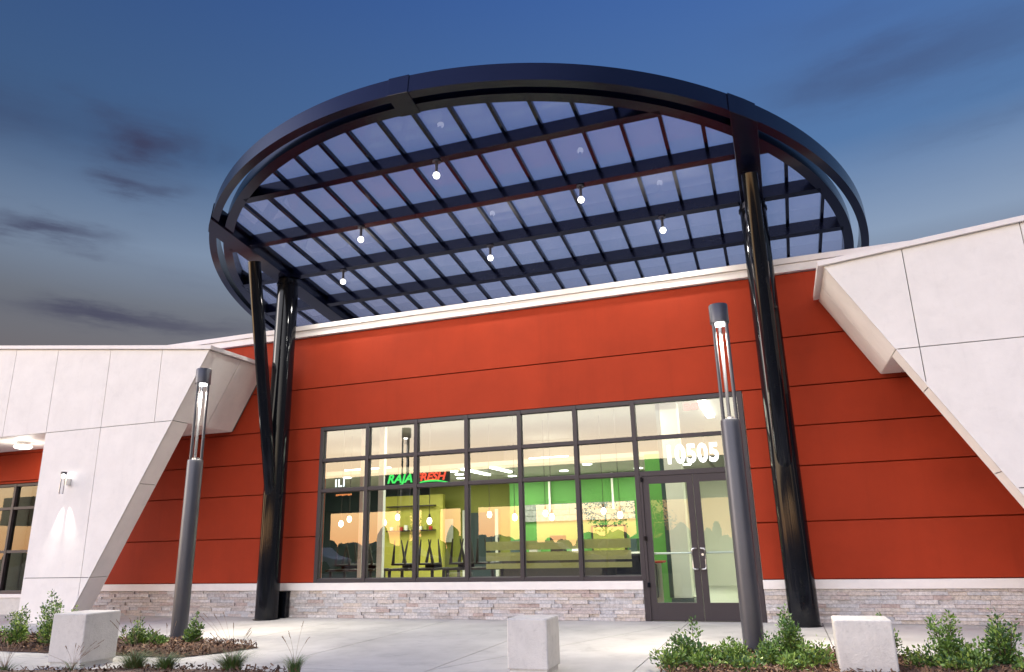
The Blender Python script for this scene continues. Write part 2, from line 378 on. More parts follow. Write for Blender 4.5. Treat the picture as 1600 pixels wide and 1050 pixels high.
# ---- interior room (parts of the shop)
inn = MB(); inn.box(-19.7, 8.7, .26, 15.7, -.02, .012); fl = inn.build('interior_floor', 'tile_floor', shop)
box('ceiling', 'interior_ceiling', shop, -14, .6, .27, 13, 3.85, 3.9)
box('room_wall', 'olive_paint', shop, -9.8, -6.9, 8.0, 8.15, .012, 3.85)
box('room_wall', 'green_paint', shop, -6.9, -2.75, 7.0, 7.15, .012, 2.94)
box('bulkhead', 'interior_ceiling', shop, -6.9, -1.6, 6.6, 6.98, 3.06, 3.85)
box('room_wall', 'dark_teal', shop, -14, -9.8, 8.6, 8.75, .012, 3.85)
box('room_wall', 'lime_paint', shop, -10.85, -9.0, 7.2, 7.35, .012, 2.62)
box('room_wall', 'interior_white', shop, -14, -13.85, .27, 13, .012, 3.85)
box('room_wall', 'interior_white', shop, -.45, -.3, 1.3, 9.2, .012, 3.85)
box('room_wall', 'interior_white', shop, -2.75, -.46, 9.0, 9.15, .012, 3.85)
box('room_wall', 'interior_ceiling', shop, -19.7, -14.05, 3.0, 3.15, .012, 4.8)
point('room_fill', (-16.8, 1.6, 3.2), 60, (1,.93,.8), .3, shop)  # added fill lamp without a fixture, brightens the wall behind the wing window
box('green_pier', 'green_paint', shop, -2.5, -2.12, 3.0, 3.2, .012, 2.9)
box('white_pier', 'interior_white', shop, -2.05, -1.72, 2.55, 2.9, .16, 3.85)
box('pier_base', 'dark_teal', shop, -2.10, -1.69, 2.52, 2.93, .012, .155)
box('dark_post', 'dark_teal', shop, -2.14, -2.07, 2.6, 2.7, .16, 3.84)
box('white_pillar', 'interior_white', shop, -8.24, -8.15, 1.5, 1.6, .012, 3.85)
box('white_pillar', 'interior_white', shop, -7.80, -7.68, 1.5, 1.6, .012, 3.85)
mu = MB()
for i in range(14):
    for j in range(3): mu.box(-6.5+i*.215, -6.29+i*.215, 6.93, 6.99, 1.76+j*.15, 1.90+j*.15, random.random())
mu.build('wall_mural', 'grey_tile', shop)
box('service_counter', 'dark_wood', shop, -6.75, -3.0, 5.75, 6.3, .012, .92); box('service_counter_top', 'interior_white', shop, -6.8, -2.95, 5.7, 6.35, .921, .96)
for kx, (w1, h1, m1) in zip((-6.5,-6.0,-5.45,-4.9,-3.5,-3.2), ((.3,.32,'dark_teal'),(.22,.2,'steel'),(.34,.42,'dark_wood'),(.18,.26,'interior_white'),(.2,.3,'dark_teal'),(.14,.22,'red_top'))):
    box('equipment', m1, shop, kx, kx+w1, 5.85, 6.15, .962, .962+h1, bevel=.01)
for zz in (1.62, 2.3): box('wall_shelf', 'dark_wood', shop, -10.7, -9.2, 7.0, 7.19, zz, zz+.03)
for kx in range(9): box('jar', ('interior_white','olive_paint','red_top')[kx % 3], shop, -10.6+kx*.155, -10.52+kx*.155, 7.05, 7.13, 1.651, 1.651+.1+.04*(kx % 2))
box('doorway', 'dark_teal', shop, -8.6, -7.7, 7.93, 7.99, .012, 2.1); box('door_frame', 'interior_white', shop, -8.7, -8.61, 7.9, 7.99, .012, 2.18); box('door_frame', 'interior_white', shop, -7.69, -7.6, 7.9, 7.99, .012, 2.18)
for kx in (-9.5, -7.2, -6.95): box('wall_poster', ('interior_white','red_top','grey_tile')[int(abs(kx)) % 3], shop, kx, kx+.5 if kx < -9 else kx+.2, 7.88, 7.92, 1.3, 1.95)
for kx in (-5.75, -4.05, -2.95): box('duct_drop', 'interior_white', shop, kx, kx+.05, 6.85, 6.9, 2.0, 2.94)
box('menu_frame', 'dark_wood', shop, -4.65, -3.75, 6.90, 6.985, .95, 1.62)
box('menu_screen', 'olive_paint', shop, -4.6, -3.8, 6.88, 6.895, .99, 1.57)
for x0, x1 in ((-11.5,-10.98), (-10.88,-10.06), (-5.98,-4.95)): box('ceiling_tube', 'tube', shop, x0, x1, 6.0, 6.09, 3.30, 3.34)
box('ceiling_tube', 'tube', shop, -1.30, -1.14, 2.6, 4.6, 3.80, 3.845)
box('ceiling_tube', 'tube', shop, -6.98, -6.9, 3.9, 5.6, 2.905, 2.945)
box('ceiling_tube', 'tube', shop, -6.25, -6.17, 3.9, 5.2, 2.905, 2.945)
box('lower_ceiling', 'interior_ceiling', shop, -13.8, -1.5, 3.8, 8.2, 2.95, 3.05)
for x, y in ((-9.3,5.6),(-8.0,6.2),(-7.4,4.4),(-6.6,6.4),(-5.0,5.8),(-4.1,4.6),(-3.2,6.2),(-2.6,4.4),(-2.0,6.0),(-7.6,5.2),(-10.4,4.4)):
    MB().lathe([(.11,2.93),(.11,2.949)], x, y, 14).build('downlight', 'tube', shop)
for (x, y, p) in ((-9.6,4.2,150), (-6.2,4.2,170), (-3.2,4.4,150), (-1.2,5.4,22)):  # added area lamps with no fixture of their own, brighten the shop room
    ld = bpy.data.lights.new('room_fill', 'AREA'); ld.energy = p*.62; ld.size = 2.2; ld.color = (1,.95,.80)
    o = bpy.data.objects.new('room_fill', ld); col.objects.link(o); o.location = (x, 2.2, 3.72); o.parent = shop
    l2_ = ld.copy(); l2_.energy = p*.95; o2 = bpy.data.objects.new('room_fill', l2_); col.objects.link(o2); o2.location = (x, 5.2, 2.90); o2.parent = shop

# ---- storefront window
def bars(parent, vx, hz, y0, y1, wv=.036):
    for x, a, b in vx: box('mullion', 'bronze', parent, x-wv, x+wv, y0, y1, a, b, bevel=.004)
    for z, a, b, hh in hz: box('transom', 'bronze', parent, a, b, y0+.003, y1-.003, z-hh, z+hh, bevel=.004)
sw = thing('storefront_window', 'wide dark framed shop window of eighteen panes left of the entrance doors', 'window', group=None)
mx_ = [-8.205, -7.20, -6.18, -5.17, -4.16, -3.15, -2.14]
Y0, Y1 = .0, .12
bars(sw, [(x, .60, 3.47) for x in mx_], [], Y0-.006, Y1)
for i in range(6):
    a, b = mx_[i]+.037, mx_[i+1]-.037
    for z, hh in ((3.436,.034), (2.828,.030), (2.255,.030), (.634,.033)): box('transom', 'bronze', sw, a, b, Y0, Y1-.003, z-hh, z+hh, bevel=.003)
    for z0, z1 in ((.668,2.224), (2.286,2.797), (2.859,3.401)):
        box('pane', 'window_glass', sw, a, b, .055, .065, z0, z1)
        fg = MB()   # glazing bead
        fg.box(a, a+.012, .05, .054, z0, z1); fg.box(b-.012, b, .05, .054, z0, z1); fg.box(a+.012, b-.012, .05, .054, z1-.012, z1); fg.box(a+.012, b-.012, .05, .054, z0, z0+.012)
        fg.build('glazing_bead', 'reveal', sw)
for i, (x0, x1) in enumerate(((-4.84,-4.20), (-4.12,-3.19), (-3.11,-2.33))):
    for z0, z1 in ((1.10,1.245), (.925,1.065), (.80,.885)): box('frosted_strip', 'frosted', sw, x0, x1, .072, .075, z0, z1)

# ---- entrance doors
ed = thing('entrance_doors', 'pair of dark framed glass entrance doors with two transom panes and a white street number', 'door')
box('jamb', 'bronze', ed, -2.154, -2.103, -.006, .12, .0, .598)
box('jamb', 'bronze', ed, -2.102, -2.062, -.006, .12, .0, 2.222, bevel=.004)
box('jamb', 'bronze', ed, -.455, -.372, -.006, .12, .0, 3.47, bevel=.004)
for z, hh in ((3.436,.034), (2.828,.030), (2.248,.040)): box('transom', 'bronze', ed, -2.102, -.456, 0, .117, z-hh, z+hh, bevel=.003)
for z0, z1 in ((2.289,2.797), (2.859,3.401)): box('pane', 'window_glass', ed, -2.102, -.456, .055, .065, z0, z1)
for hx in (2.17, 1.25, .55): box('hinge', 'black_gloss', ed, -2.09, -2.045, -.03, -.007, hx-.05, hx+.02, bevel=.006)
for x0, x1, sgn in ((-2.060,-1.268,1), (-1.260,-.457,-1)):
    d = MB()
    st = .095; z0, z1 = .012, 2.205
    d.box(x0, x0+st, .01, .075, z0, z1); d.box(x1-st, x1, .01, .075, z0, z1); d.box(x0+st, x1-st, .013, .072, z1-.12, z1); d.box(x0+st, x1-st, .013, .072, z0, .27)
    df = d.build('door_leaf', 'bronze', ed)
    box('door_pane', 'door_glass', df, x0+st, x1-st, .04, .05, .27, z1-.12)
    hx = x1-.035 if sgn > 0 else x0+.035; bx_ = hx-sgn*.06
    MB().tube([(hx,.01,.76),(hx,-.05,.76),(hx-sgn*.02,-.068,.762),(bx_+sgn*.012,-.07,.765),(bx_,-.07,.79),(bx_,-.07,1.04),(bx_+sgn*.012,-.07,1.065),(hx-sgn*.02,-.068,1.068),(hx,-.05,1.07),(hx,.01,1.07)], .0125, 10).build('handle', 'steel', df, smooth=True)
    MB().tube([(x0+.03,.12,1.0),(x1-.03,.12,1.0)], .016, 10).build('push_bar', 'steel', df, smooth=True)
lk = MB().lathe([(.02,-.012),(.02,.002)], 0, 0, 14).build('lock', 'steel', ed, smooth=True); lk.rotation_euler = (R(90), 0, 0); lk.location = (-1.21, .0, .975)
mesh_text('10505', 'street_number', 'number_glow', ed, .40, -1.68, .045, 2.40, xs=.80, off=.016, sp=1.10)

# ---- shop sign and neon seen inside
s1 = thing('window_sign', 'green and red lit script sign reading RAJA FRESH hanging behind the glass', 'sign')
box('backing', 'dark_facade', s1, -7.15, -5.78, .62, .66, 2.27, 2.56)
mesh_text('RAJA', 'green_lettering', 'sign_green', s1, .225, -7.10, .61, 2.385, xs=1.10, off=.006, shear=.25)
mesh_text('FRESH', 'red_lettering', 'sign_red', s1, .20, -6.50, .61, 2.40, xs=1.14, off=.006, shear=.25)
sw_ = MB(); pts = [(-6.50+i*.07, .612, 2.345+.045*math.sin(i/10*math.pi)) for i in range(11)]
sw_.tube(pts, [.006+.012*math.sin(i/10*math.pi) for i in range(11)], 8); sw_.build('swoosh', 'sign_green', s1)
s2 = thing('small_sign', 'white lit letters over tiny orange letters at the left end of the window', 'sign')
mesh_text('ILI', 'white_lettering', 'sign_white', s2, .20, -8.13, .4, 2.355, xs=.9, off=.006, sp=1.25)
sm = MB()
for i in range(8): sm.box(-8.10+i*.045, -8.068+i*.045, .4, .41, 2.175+.006*(i % 3), 2.21)
sm.build('orange_lettering', 'sign_orange', s2)
ex = thing('exit_sign', 'red lit EXIT sign high behind the transom over the doors', 'sign')
box('housing', 'interior_white', ex, -1.48, -1.2, 1.5, 1.54, 3.47, 3.64); mesh_text('EXIT', 'exit_lettering', 'exit_red', ex, .15, -1.46, 1.49, 3.50, off=.004)

# ---- pendants
p0 = thing('pendant_bulb', 'x', 'pendant light', (-8.27,2.6,1.74), 'bare pendant bulbs over the tables')
MB().tube([(0,0,.1),(0,0,2.1)], .006, 6).build('cord', 'dark_wood', p0)
MB().tube([(0,0,.05),(0,0,.13)], .022, 10).build('socket', 'dark_wood', p0, smooth=True)
MB().lathe([(.008,-.09),(.04,-.07),(.055,-.02),(.04,.03),(.022,.05)], 0, 0, 14).build('bulb', 'warm_bulb', p0, smooth=True)
pl = [(-8.27,2.6,1.74),(-9.37,2.6,1.75),(-9.66,3.4,1.88),(-8.37,3.4,1.88),(-7.16,2.6,1.74),(-7.88,3.4,1.81),(-6.08,3.4,1.86),(-5.2,2.6,1.75),(-4.78,3.4,1.84),(-4.4,2.6,1.73),(-3.5,3.4,1.84),(-2.99,2.6,1.72)]
order = sorted(range(12), key=lambda i: pl[i][0]+pl[i][1]*-.35)
words = ['leftmost','second from left','third from left','fourth from left','fifth from left','sixth from left','seventh from left','eighth from left','ninth from left','tenth from left','second from right','rightmost']
for i in range(12):
    o = p0 if i == 0 else copy_tree(p0); o.location = pl[i]; o['label'] = 'bare lit pendant bulb on a cord, %s behind the shop window' % words[order.index(i)]

# ---- tables with upturned chairs
t0 = thing('table', 'x', 'table', (-8.3,2.6,.012), 'dark tables inside the window')
box('tabletop', 'dark_wood', t0, -.6, .6, -.35, .35, .70, .745, bevel=.006)
for x, y in ((-.5,-.28),(.5,-.28),(.5,.28),(-.5,.28)): box('leg', 'dark_wood', t0, x-.025, x+.025, y-.025, y+.025, 0, .70)
c0 = thing('upturned_chair', 'x', 'chair', (-8.5,2.6,.757), 'chairs turned upside down on the tables')
box('seat', 'dark_wood', c0, -.2, .2, -.2, .2, .06, .10, bevel=.01)
MB().box(-.2, .2, .17, .2, 0, .06).build('backrest', 'dark_wood', c0)
for x, y in ((-1,-1),(1,-1),(1,1),(-1,1)): MB().tube([(x*.17,y*.17,.10),(x*.09,y*.22,.58)], [.035,.012], 6).build('leg', 'dark_wood', c0)
tx = [-8.9, -7.45, -6.1]
tn = ['at the left end of the window', 'amid the left window half', 'nearest the frosted strips']
for i, x in enumerate(tx):
    o = t0 if i == 0 else copy_tree(t0); o.location = (x, 2.6, .012); o['label'] = 'dark dining table %s' % tn[i]
    for j in (0, 1):
        c = c0 if (i == 0 and j == 0) else copy_tree(c0); c.location = (x-.3+.6*j, 2.6, .759); c.rotation_euler.z = random.uniform(-.4,.4)
        c['label'] = '%s upturned dark chair on the table %s' % (('left', 'right')[j], tn[i])
ct = thing('counter', 'pale corrugated counter with a red top behind the left entrance door', 'counter')
cm = MB()
for i in range(14): cm.box(-2.9+i*.05, -2.87+i*.05, 2.2, 2.24, .012, .80); cm.box(-2.87+i*.05, -2.85+i*.05, 2.215, 2.24, .012, .80)
cm.build('corrugated_front', 'corrugated', ct); box('countertop', 'red_top', ct, -2.95, -2.16, 2.16, 2.6, .80, .83)
mat('black_fabric', (.012,.012,.013), .8)
so = thing('armchair', 'black low armchair behind the window beside the entrance', 'armchair')
box('seat', 'black_fabric', so, -3.0, -2.35, 1.3, 1.9, .25, .62, bevel=.05); box('backrest', 'black_fabric', so, -3.0, -2.35, 1.9, 2.02, .25, .98, bevel=.05)
box('armrest', 'black_fabric', so, -2.34, -2.24, 1.3, 2.0, .2, .80, bevel=.03); box('armrest', 'black_fabric', so, -3.12, -3.01, 1.3, 2.0, .2, .80, bevel=.03)

# ---- left window under the white wing
lw = thing('wing_window', 'dark framed window under the orange strip inside the left opening', 'window')
for x in (-15.52, -16.33, -17.4, -18.5, -19.8): box('mullion', 'bronze', lw, x-.035, x+.035, -.006, .12, .42, 2.79, bevel=.004)
lx = [-19.8, -18.5, -17.4, -16.33, -15.52]
for i in range(4):
    a, b = lx[i]+.036, lx[i+1]-.036
    for z in (.455, 1.3, 2.24, 2.755): 
        if z != 1.3 or True: box('transom', 'bronze', lw, a, b, 0, .117, z-.03, z+.03, bevel=.003)
    for z0, z1 in ((.486,1.269), (1.331,2.209), (2.271,2.724)): box('pane', 'dark_glass', lw, a, b, .055, .065, z0, z1)

# ================================================================ LEANING WHITE WINGS
def wing(name, label, lean, ztop, xfar, vj_up, vj_low, hj, opening, low_split, sgn):
    """lean(z)->x of the slanted end, ztop(x)->top of panels; sgn=+1 when the end faces +x"""
    t = thing(name, label, 'wall'); YF = -1.62; th = .028; gp = .006; zS = 3.53
    def put(poly, nm='front_panel'):
        if len(poly) > 2 and area(poly) > .01: MB().prism(poly, YF-th, YF-.002).build(nm, 'white_panel', t)
    x0, z0 = lean(0), 0.0; x1, z1 = lean(1), 1.0
    a, b = sgn*(z1-z0), -sgn*(x1-x0); n = math.hypot(a, b); a /= n; b /= n; cL = a*x0+b*z0          # a*x+b*z <= cL is inside
    sl = ztop(1)-ztop(0); tn_ = math.hypot(sl, 1); ta, tb, tcc = -sl/tn_, 1/tn_, ztop(0)/tn_
    def shape(P, off=0): return clip(clip(P, a, b, cL-off), ta, tb, tcc)
    vs = sorted([xfar]+vj_up+[40*sgn])
    for i in range(len(vs)-1): put(shape(rect(vs[i]+gp, vs[i+1]-gp, zS+gp, 9)))
    vs = sorted([opening if opening is not None else xfar]+vj_low+[40*sgn]); hs = sorted([0]+hj+[zS])
    for i in range(len(vs)-1):
        for j in range(len(hs)-1): put(shape(rect(vs[i]+gp, vs[i+1]-gp, hs[j]+gp, hs[j+1]-gp)))
    lo, hi = min(xfar, 40*sgn), max(xfar, 40*sgn)
    up = shape(rect(lo, hi, zS+.02, 9), .022); MB().prism(up, YF, -.004).build('upper_core', 'reveal', t)
    o_ = opening if opening is not None else xfar
    dn = shape(rect(min(o_, 40*sgn), max(o_, 40*sgn), 0, zS+.019), .022); MB().prism(dn, YF, -1.262).build('leg_core', 'reveal', t)
    MB().prism(shape(rect(min(o_, 40*sgn), max(o_, 40*sgn), 0, zS-.005), .004), -1.258, -1.24).build('back_panel', 'white_panel', t)
    if opening is not None: box('opening_reveal', 'white_panel', t, opening-.02, opening-.002, -1.64, -1.24, 0, zS-.006)
    # slanted return faces
    def ret(za, zb, ya, yb, nm='return_panel'):
        q = [(lean(za), za), (lean(zb), zb), (lean(zb)-a*.02, zb-b*.02), (lean(za)-a*.02, za-b*.02)]
        MB().prism(q, ya, yb).build(nm, 'white_panel', t)
    # where the slant meets the roofline
    zt = zS
    for _ in range(60): zt = ztop(lean(zt))
    ret(zS+gp, zt-.01, YF-th+.004, -.78-gp); ret(zS+gp, zt-.01, -.78+gp, -.06)
    zz = sorted([0]+low_split+[zS])
    for j in range(len(zz)-1): ret(zz[j]+gp, zz[j+1]-gp, YF-th+.004, -1.262)
    # soffit panels
    sx = sorted([xfar]+[v for v in vj_up]+[lean(zS)])
    for i in range(len(sx)-1):
        p0_, p1_ = sx[i]+gp, sx[i+1]-gp
        MB().box(p0_, p1_, -1.238, -.64, zS, zS+.018).build('soffit_panel', 'white_panel', t); MB().box(p0_, p1_, -.628, -.06, zS, zS+.018).build('soffit_panel', 'white_panel', t)
        if opening is not None and p1_ < opening+.1: MB().box(p0_, p1_, -1.615, -1.25, zS, zS+.018).build('soffit_panel', 'white_panel', t)
    xe = lean(zt)+sgn*.075
    cap = [(xfar, ztop(xfar)+.006), (xe, ztop(xe)+.006), (xe, ztop(xe)+.076), (xfar, ztop(xfar)+.076)]
    MB().prism(cap, -1.70, -.102).build('roof_cap', 'white_trim', t)
    return t
wing('white_wing_wall', 'left white panelled wall leaning inward with a slanted end and a covered opening',
     lambda z: -10.33+(z-3.53)*.5575, lambda x: 4.795-(x+9.61)*.1135, -21, [-19.5,-18,-16.3,-14.7,-13.49,-12.06,-10.75], [-12.06], [.80], -13.48, [.80,2.42], 1)
wing('white_wing_wall', 'right large white panelled wall with a slanted underside beside the black column',
     lambda z: 1.66-(z-3.53)*.559, lambda x: 4.80+(x-.95)*.097, 9, [1.94,3.33,5.0,6.8], [1.94,3.33,5.0,6.8], [1.7], None, [1.9,3.0], -1)

# ================================================================ ROUND CANOPY
TILT = math.atan(.145); CX, CY, ZC = -4.43, 1.97, 6.5-.145*(1.97+.35)
cn = thing('round_canopy', 'huge round dark steel and glass canopy tilted over the shop front', 'canopy', (CX, CY, ZC)); cn.rotation_euler = (-TILT, 0, 0)
RO = 6.49
def ringseg(r0, r1, z0, z1, a0, a1, n):
    m = MB(); vs = []
    for i in range(n+1):
        t = a0+(a1-a0)*i/n; c, s = math.cos(t), math.sin(t)
        vs += [(r0*c,r0*s,z0),(r1*c,r1*s,z0),(r1*c,r1*s,z1),(r0*c,r0*s,z1)]
    fs = []
    for i in range(n):
        for k in range(4): fs.append((i*4+k, i*4+(k+1) % 4, i*4+4+(k+1) % 4, i*4+4+k))
    fs = [f[::-1] for f in fs]
    fs += [(0,1,2,3), tuple(n*4+k for k in (3,2,1,0))]
    return m.add(vs, fs)
xg = 4.575
aL = math.atan2(-math.sqrt(RO**2-xg**2), -xg) % (2*math.pi); aR = math.atan2(-math.sqrt(RO**2-xg**2), xg) % (2*math.pi)
aM = 1.5*math.pi+.03
for nm, ra, rb, hh in (('outer_ring', RO-.13, RO, .29), ('inner_ring', RO-.41, RO-.25, .26)):
    rm = (ra+rb)/2; q = math.acos(xg/rm)
    cuts = sorted([q, math.pi-q, math.pi/2, math.pi+q, aM, 2*math.pi-q])
    for i in range(6):
        a0 = cuts[i]; a1 = cuts[(i+1) % 6]; a1 = a1 if a1 > a0 else a1+2*math.pi
        e0 = .012 if cuts[i] in (aM, math.pi/2) else .008; e1 = .012 if cuts[(i+1) % 6] in (aM, math.pi/2) else .008
        ringseg(ra, rb, 0, hh, a0+e0, a1-e1, max(8, int((a1-a0)/.03))).build(nm, 'canopy_paint', cn, smooth=True)
for a in (aM, math.pi/2):
    wd = .155 if a in (aM, math.pi/2) else .17
    b_ = MB().box(RO-.425, RO+.012, -wd, wd, -.012, .298).build('splice_plate', 'canopy_paint', cn, bevel=.006); b_.rotation_euler.z = a
yg = math.sqrt(RO**2-xg**2)
for s in (-1, 1):
    P = rect(s*xg-.175, s*xg+.175, -yg-.5, yg+.5)
    for k in range(96):
        t = 2*math.pi*(k+.5)/96; P = clip(P, math.cos(t), math.sin(t), RO+.014)
    MB().prism(P, -.03, .300, 'z').build('girder', 'canopy_paint', cn, bevel=.006)
# purlins along x
ri = RO-.41
py = [(-2.98-CY+1.28*k)/math.cos(TILT) for k in range(0, 9)]
py = [y for y in py if abs(y) < ri-.3]
for y in py:
    xm = math.sqrt(ri**2-y*y)+.04; ys = xm
    for a, b in ((-xm, -xg-.177), (-xg+.177, xg-.177), (xg+.177, xm)):
        a, b = max(a, -xm), min(b, xm)
        if b-a > .1:
            m = MB(); m.box(a, b, y-.065, y+.065, 0, .012); m.box(a, b, y-.055, y+.055, .0121, .226); m.build('purlin', 'canopy_paint', cn)
rx = [-.416-CX+.558*k for k in range(-20, 12)]; rx = [x for x in rx if abs(x) < ri-.15]
for x in rx:
    ym = math.sqrt(ri**2-x*x)+.03
    m = MB(); m.box(x-.028, x+.026, -ym, ym, .160, .234); m.build('rafter', 'canopy_paint', cn)
# clipped panes
ex_ = [-ri-.2]+rx+[ri+.2]; ey_ = [-ri-.2]+py+[ri+.2]
npane = 0
for i in range(len(ex_)-1):
    for j in range(len(ey_)-1):
        P = rect(ex_[i]+.006, ex_[i+1]-.006, ey_[j]+.006, ey_[j+1]-.006)
        for k in range(48):
            t = 2*math.pi*(k+.5)/48
            P = clip(P, math.cos(t), math.sin(t), (ri+.05)*math.cos(math.pi/48))
            if len(P) < 3: break
        if len(P) > 2 and area(P) > .01: 
            if npane < 300: MB().prism(P, .236, .248, 'z').build('glass_pane', 'canopy_glass', cn)
            npane += 1

# columns
def column(x, y, label):
    t = thing('canopy_column', label, 'column', (x, y, 0), 'black tubular columns carrying the canopy')
    MB().lathe([(.235,0),(.235,.018),(.205,.02),(.205,6.47)], 0, 0, 40).build('post', 'black_gloss', t, smooth=True)
    MB().tube([(0,-.06,2.12),(0,-.12,2.3),(0,-1.06,6.50)], .118, 32).build('branch', 'black_gloss', t, smooth=True)
    MB().tube([(0,-.305,3.085),(0,-.309,3.10)], .122, 32).build('weld_ring', 'black_gloss', t, smooth=True)
    MB().lathe([(.225,6.36),(.225,6.40)], 0, 0, 36).build('collar', 'black_gloss', t, smooth=True)
    return t
cl_ = column(-8.92, -.40, 'left forked black column standing between the left lamp post and the window')
cr_ = copy_tree(cl_); cr_.location = (.14, -.38, 0); cr_['label'] = 'right forked black column standing just right of the entrance doors'

# canopy spotlights
h0 = thing('canopy_light', 'x', 'light', (0,0,0), 'small spotlights hanging under the canopy beams')
MB().lathe([(.062,-.03),(.062,-.004)], 0, 0, 18).build('mount', 'lamp_metal', h0, smooth=True)
MB().lathe([(.022,-.20),(.022,-.03)], 0, 0, 14).build('stem', 'lamp_metal', h0, smooth=True)
MB().lathe([(.02,-.30),(.042,-.285),(.055,-.25),(.042,-.215),(.022,-.20)], 0, 0, 18).build('bulb', 'bulb', h0, smooth=True)
point('light_source', (0,0,-.33), 85, (1,.97,.90), .05, h0, 'SPOT', (0,0,-1), 168, .5)
hl = [(-4.35,-2.98,'high middle one on the front beam'), (-2.42,-1.70,'right one of two on the second beam'), (-6.44,-1.70,'left one of two on the second beam'),
      (-1.33,-.42,'rightmost of all, on the third beam'), (-4.48,-.42,'middle one on the third beam, nearest above the parapet centre'), (-7.61,-.42,'leftmost of all, near the left column')]
for i, (x, y, w_) in enumerate(hl):
    o = h0 if i == 0 else copy_tree(h0); o.location = (x, y, 6.5-.145*(y+.35)); o['label'] = 'small lit canopy spotlight, '+w_

# ================================================================ LAMP POSTS
def lamp(x, y, rz, label):
    t = thing('lamp_post', label, 'lamp post', (x, y, 0), 'tall cylindrical lamp posts in the planting beds', rz)
    MB().lathe([(.112,0),(.112,2.50),(.106,2.52),(.09,2.525)], 0, 0, 36).build('pole', 'lamp_metal', t, smooth=True)
    for k in range(3):
        a = 2*math.pi*k/3; MB().tube([(.085*math.cos(a),.085*math.sin(a),2.5),(.085*math.cos(a),.085*math.sin(a),3.72)], .021, 12).build('rod', 'lamp_metal', t, smooth=True)
    MB().lathe([(.052,2.528),(.052,2.55)], 0, 0, 24).build('reflector_cup', 'steel', t, smooth=True)
    MB().lathe([(.045,3.55),(.045,3.70)], 0, 0, 24).build('lens_tube', 'acrylic', t, smooth=True)
    MB().lathe([(.07,3.665),(.075,3.68)], 0, 0, 24).build('lens', 'lamp_lens', t, smooth=True)
    MB().lathe([(.108,3.685),(.112,3.69),(.112,3.91),(.106,3.92)], 0, 0, 36).build('head', 'lamp_metal', t, smooth=True)
    o = point('light_source', (0,0,3.60), 1300, (1,.91,.74), .05, t, 'SPOT', (0,0,-1), 105, 1.0)
    return t
l1 = lamp(-8.17, -3.28, R(20), 'left grey lamp post standing in the mulch bed before the white wing')
l2 = copy_tree(l1); l2.location = (-.43, -3.28, 0); l2.rotation_euler.z = R(-25); l2['label'] = 'right grey lamp post standing in front of the entrance doors'

# ---- wall sconce and soffit light
sc1 = thing('wall_sconce', 'slim lit cylinder wall light on the left white panels', 'wall light', (-12.66,-1.648,2.5))
box('bracket', 'steel', sc1, -.03, .03, -.10, -.001, -.03, .09)
MB().lathe([(.046,-.19),(.046,.17)], 0, -.15, 20).build('glass_tube', 'acrylic', sc1, smooth=True)
MB().lathe([(.052,.17),(.052,.21)], 0, -.15, 20).build('cap', 'lamp_metal', sc1, smooth=True)
MB().lathe([(.030,.10),(.030,.165)], 0, -.15, 16).build('lens', 'lamp_lens', sc1, smooth=True)
MB().tube([(.045,-.15,-.20),(.045,-.15,.17)], .006, 8).build('rod', 'lamp_metal', sc1)
MB().tube([(-.045,-.15,-.20),(-.045,-.15,.17)], .006, 8).build('rod', 'lamp_metal', sc1)
for s in (-1, 1): point('light_source', (s*.03,-.075,-.22), 75, (1,.95,.86), .008, sc1, 'SPOT', (s*.22+.02,.04,-1), 34, 1.0)
dl1 = thing('soffit_light', 'round lit disc light under the soffit of the left opening', 'ceiling light', (-14.98,-.97,3.53))
MB().lathe([(.12,-.06),(.12,-.003)], 0, 0, 24).build('base', 'steel', dl1, smooth=True)
MB().lathe([(.06,-.14),(.14,-.13),(.175,-.10),(.15,-.07),(.12,-.06)], 0, 0, 28).build('diffuser', 'disc', dl1, smooth=True)
point('light_source', (0,0,-.28), 28, (1,.93,.82), .15, dl1)
ub = thing('utility_box', 'narrow black box against the stone base behind the left column', 'utility box', (-8.80,-.10,0))
box('housing', 'black_gloss', ub, -.10, .10, -.06, .05, 0, .44, bevel=.008); box('lid', 'black_gloss', ub, -.107, .107, -.068, .056, .441, .46)

# ================================================================ CONCRETE BLOCKS
for x0, x1, y0, y1, h, lb in ((-7.91,-7.41,-5.50,-5.03,.56,'left concrete block between the shrubs of the left bed'),
                              (-2.63,-2.22,-4.93,-4.52,.50,'middle plain concrete block alone on the sidewalk'),
                              (.33,.80,-4.55,-4.12,.48,'right concrete block standing in the right planting bed')):
    t = MB().box(x0, x1, y0, y1, .045, h); o = t.build('concrete_block', 'block_concrete', bevel=.014)
    tag(o, lb, 'block', 'concrete seating blocks along the walk')
    MB().box(x0+.02, x1-.02, y0+.02, y1-.02, .0, .0449).build('footing', 'block_concrete', o)

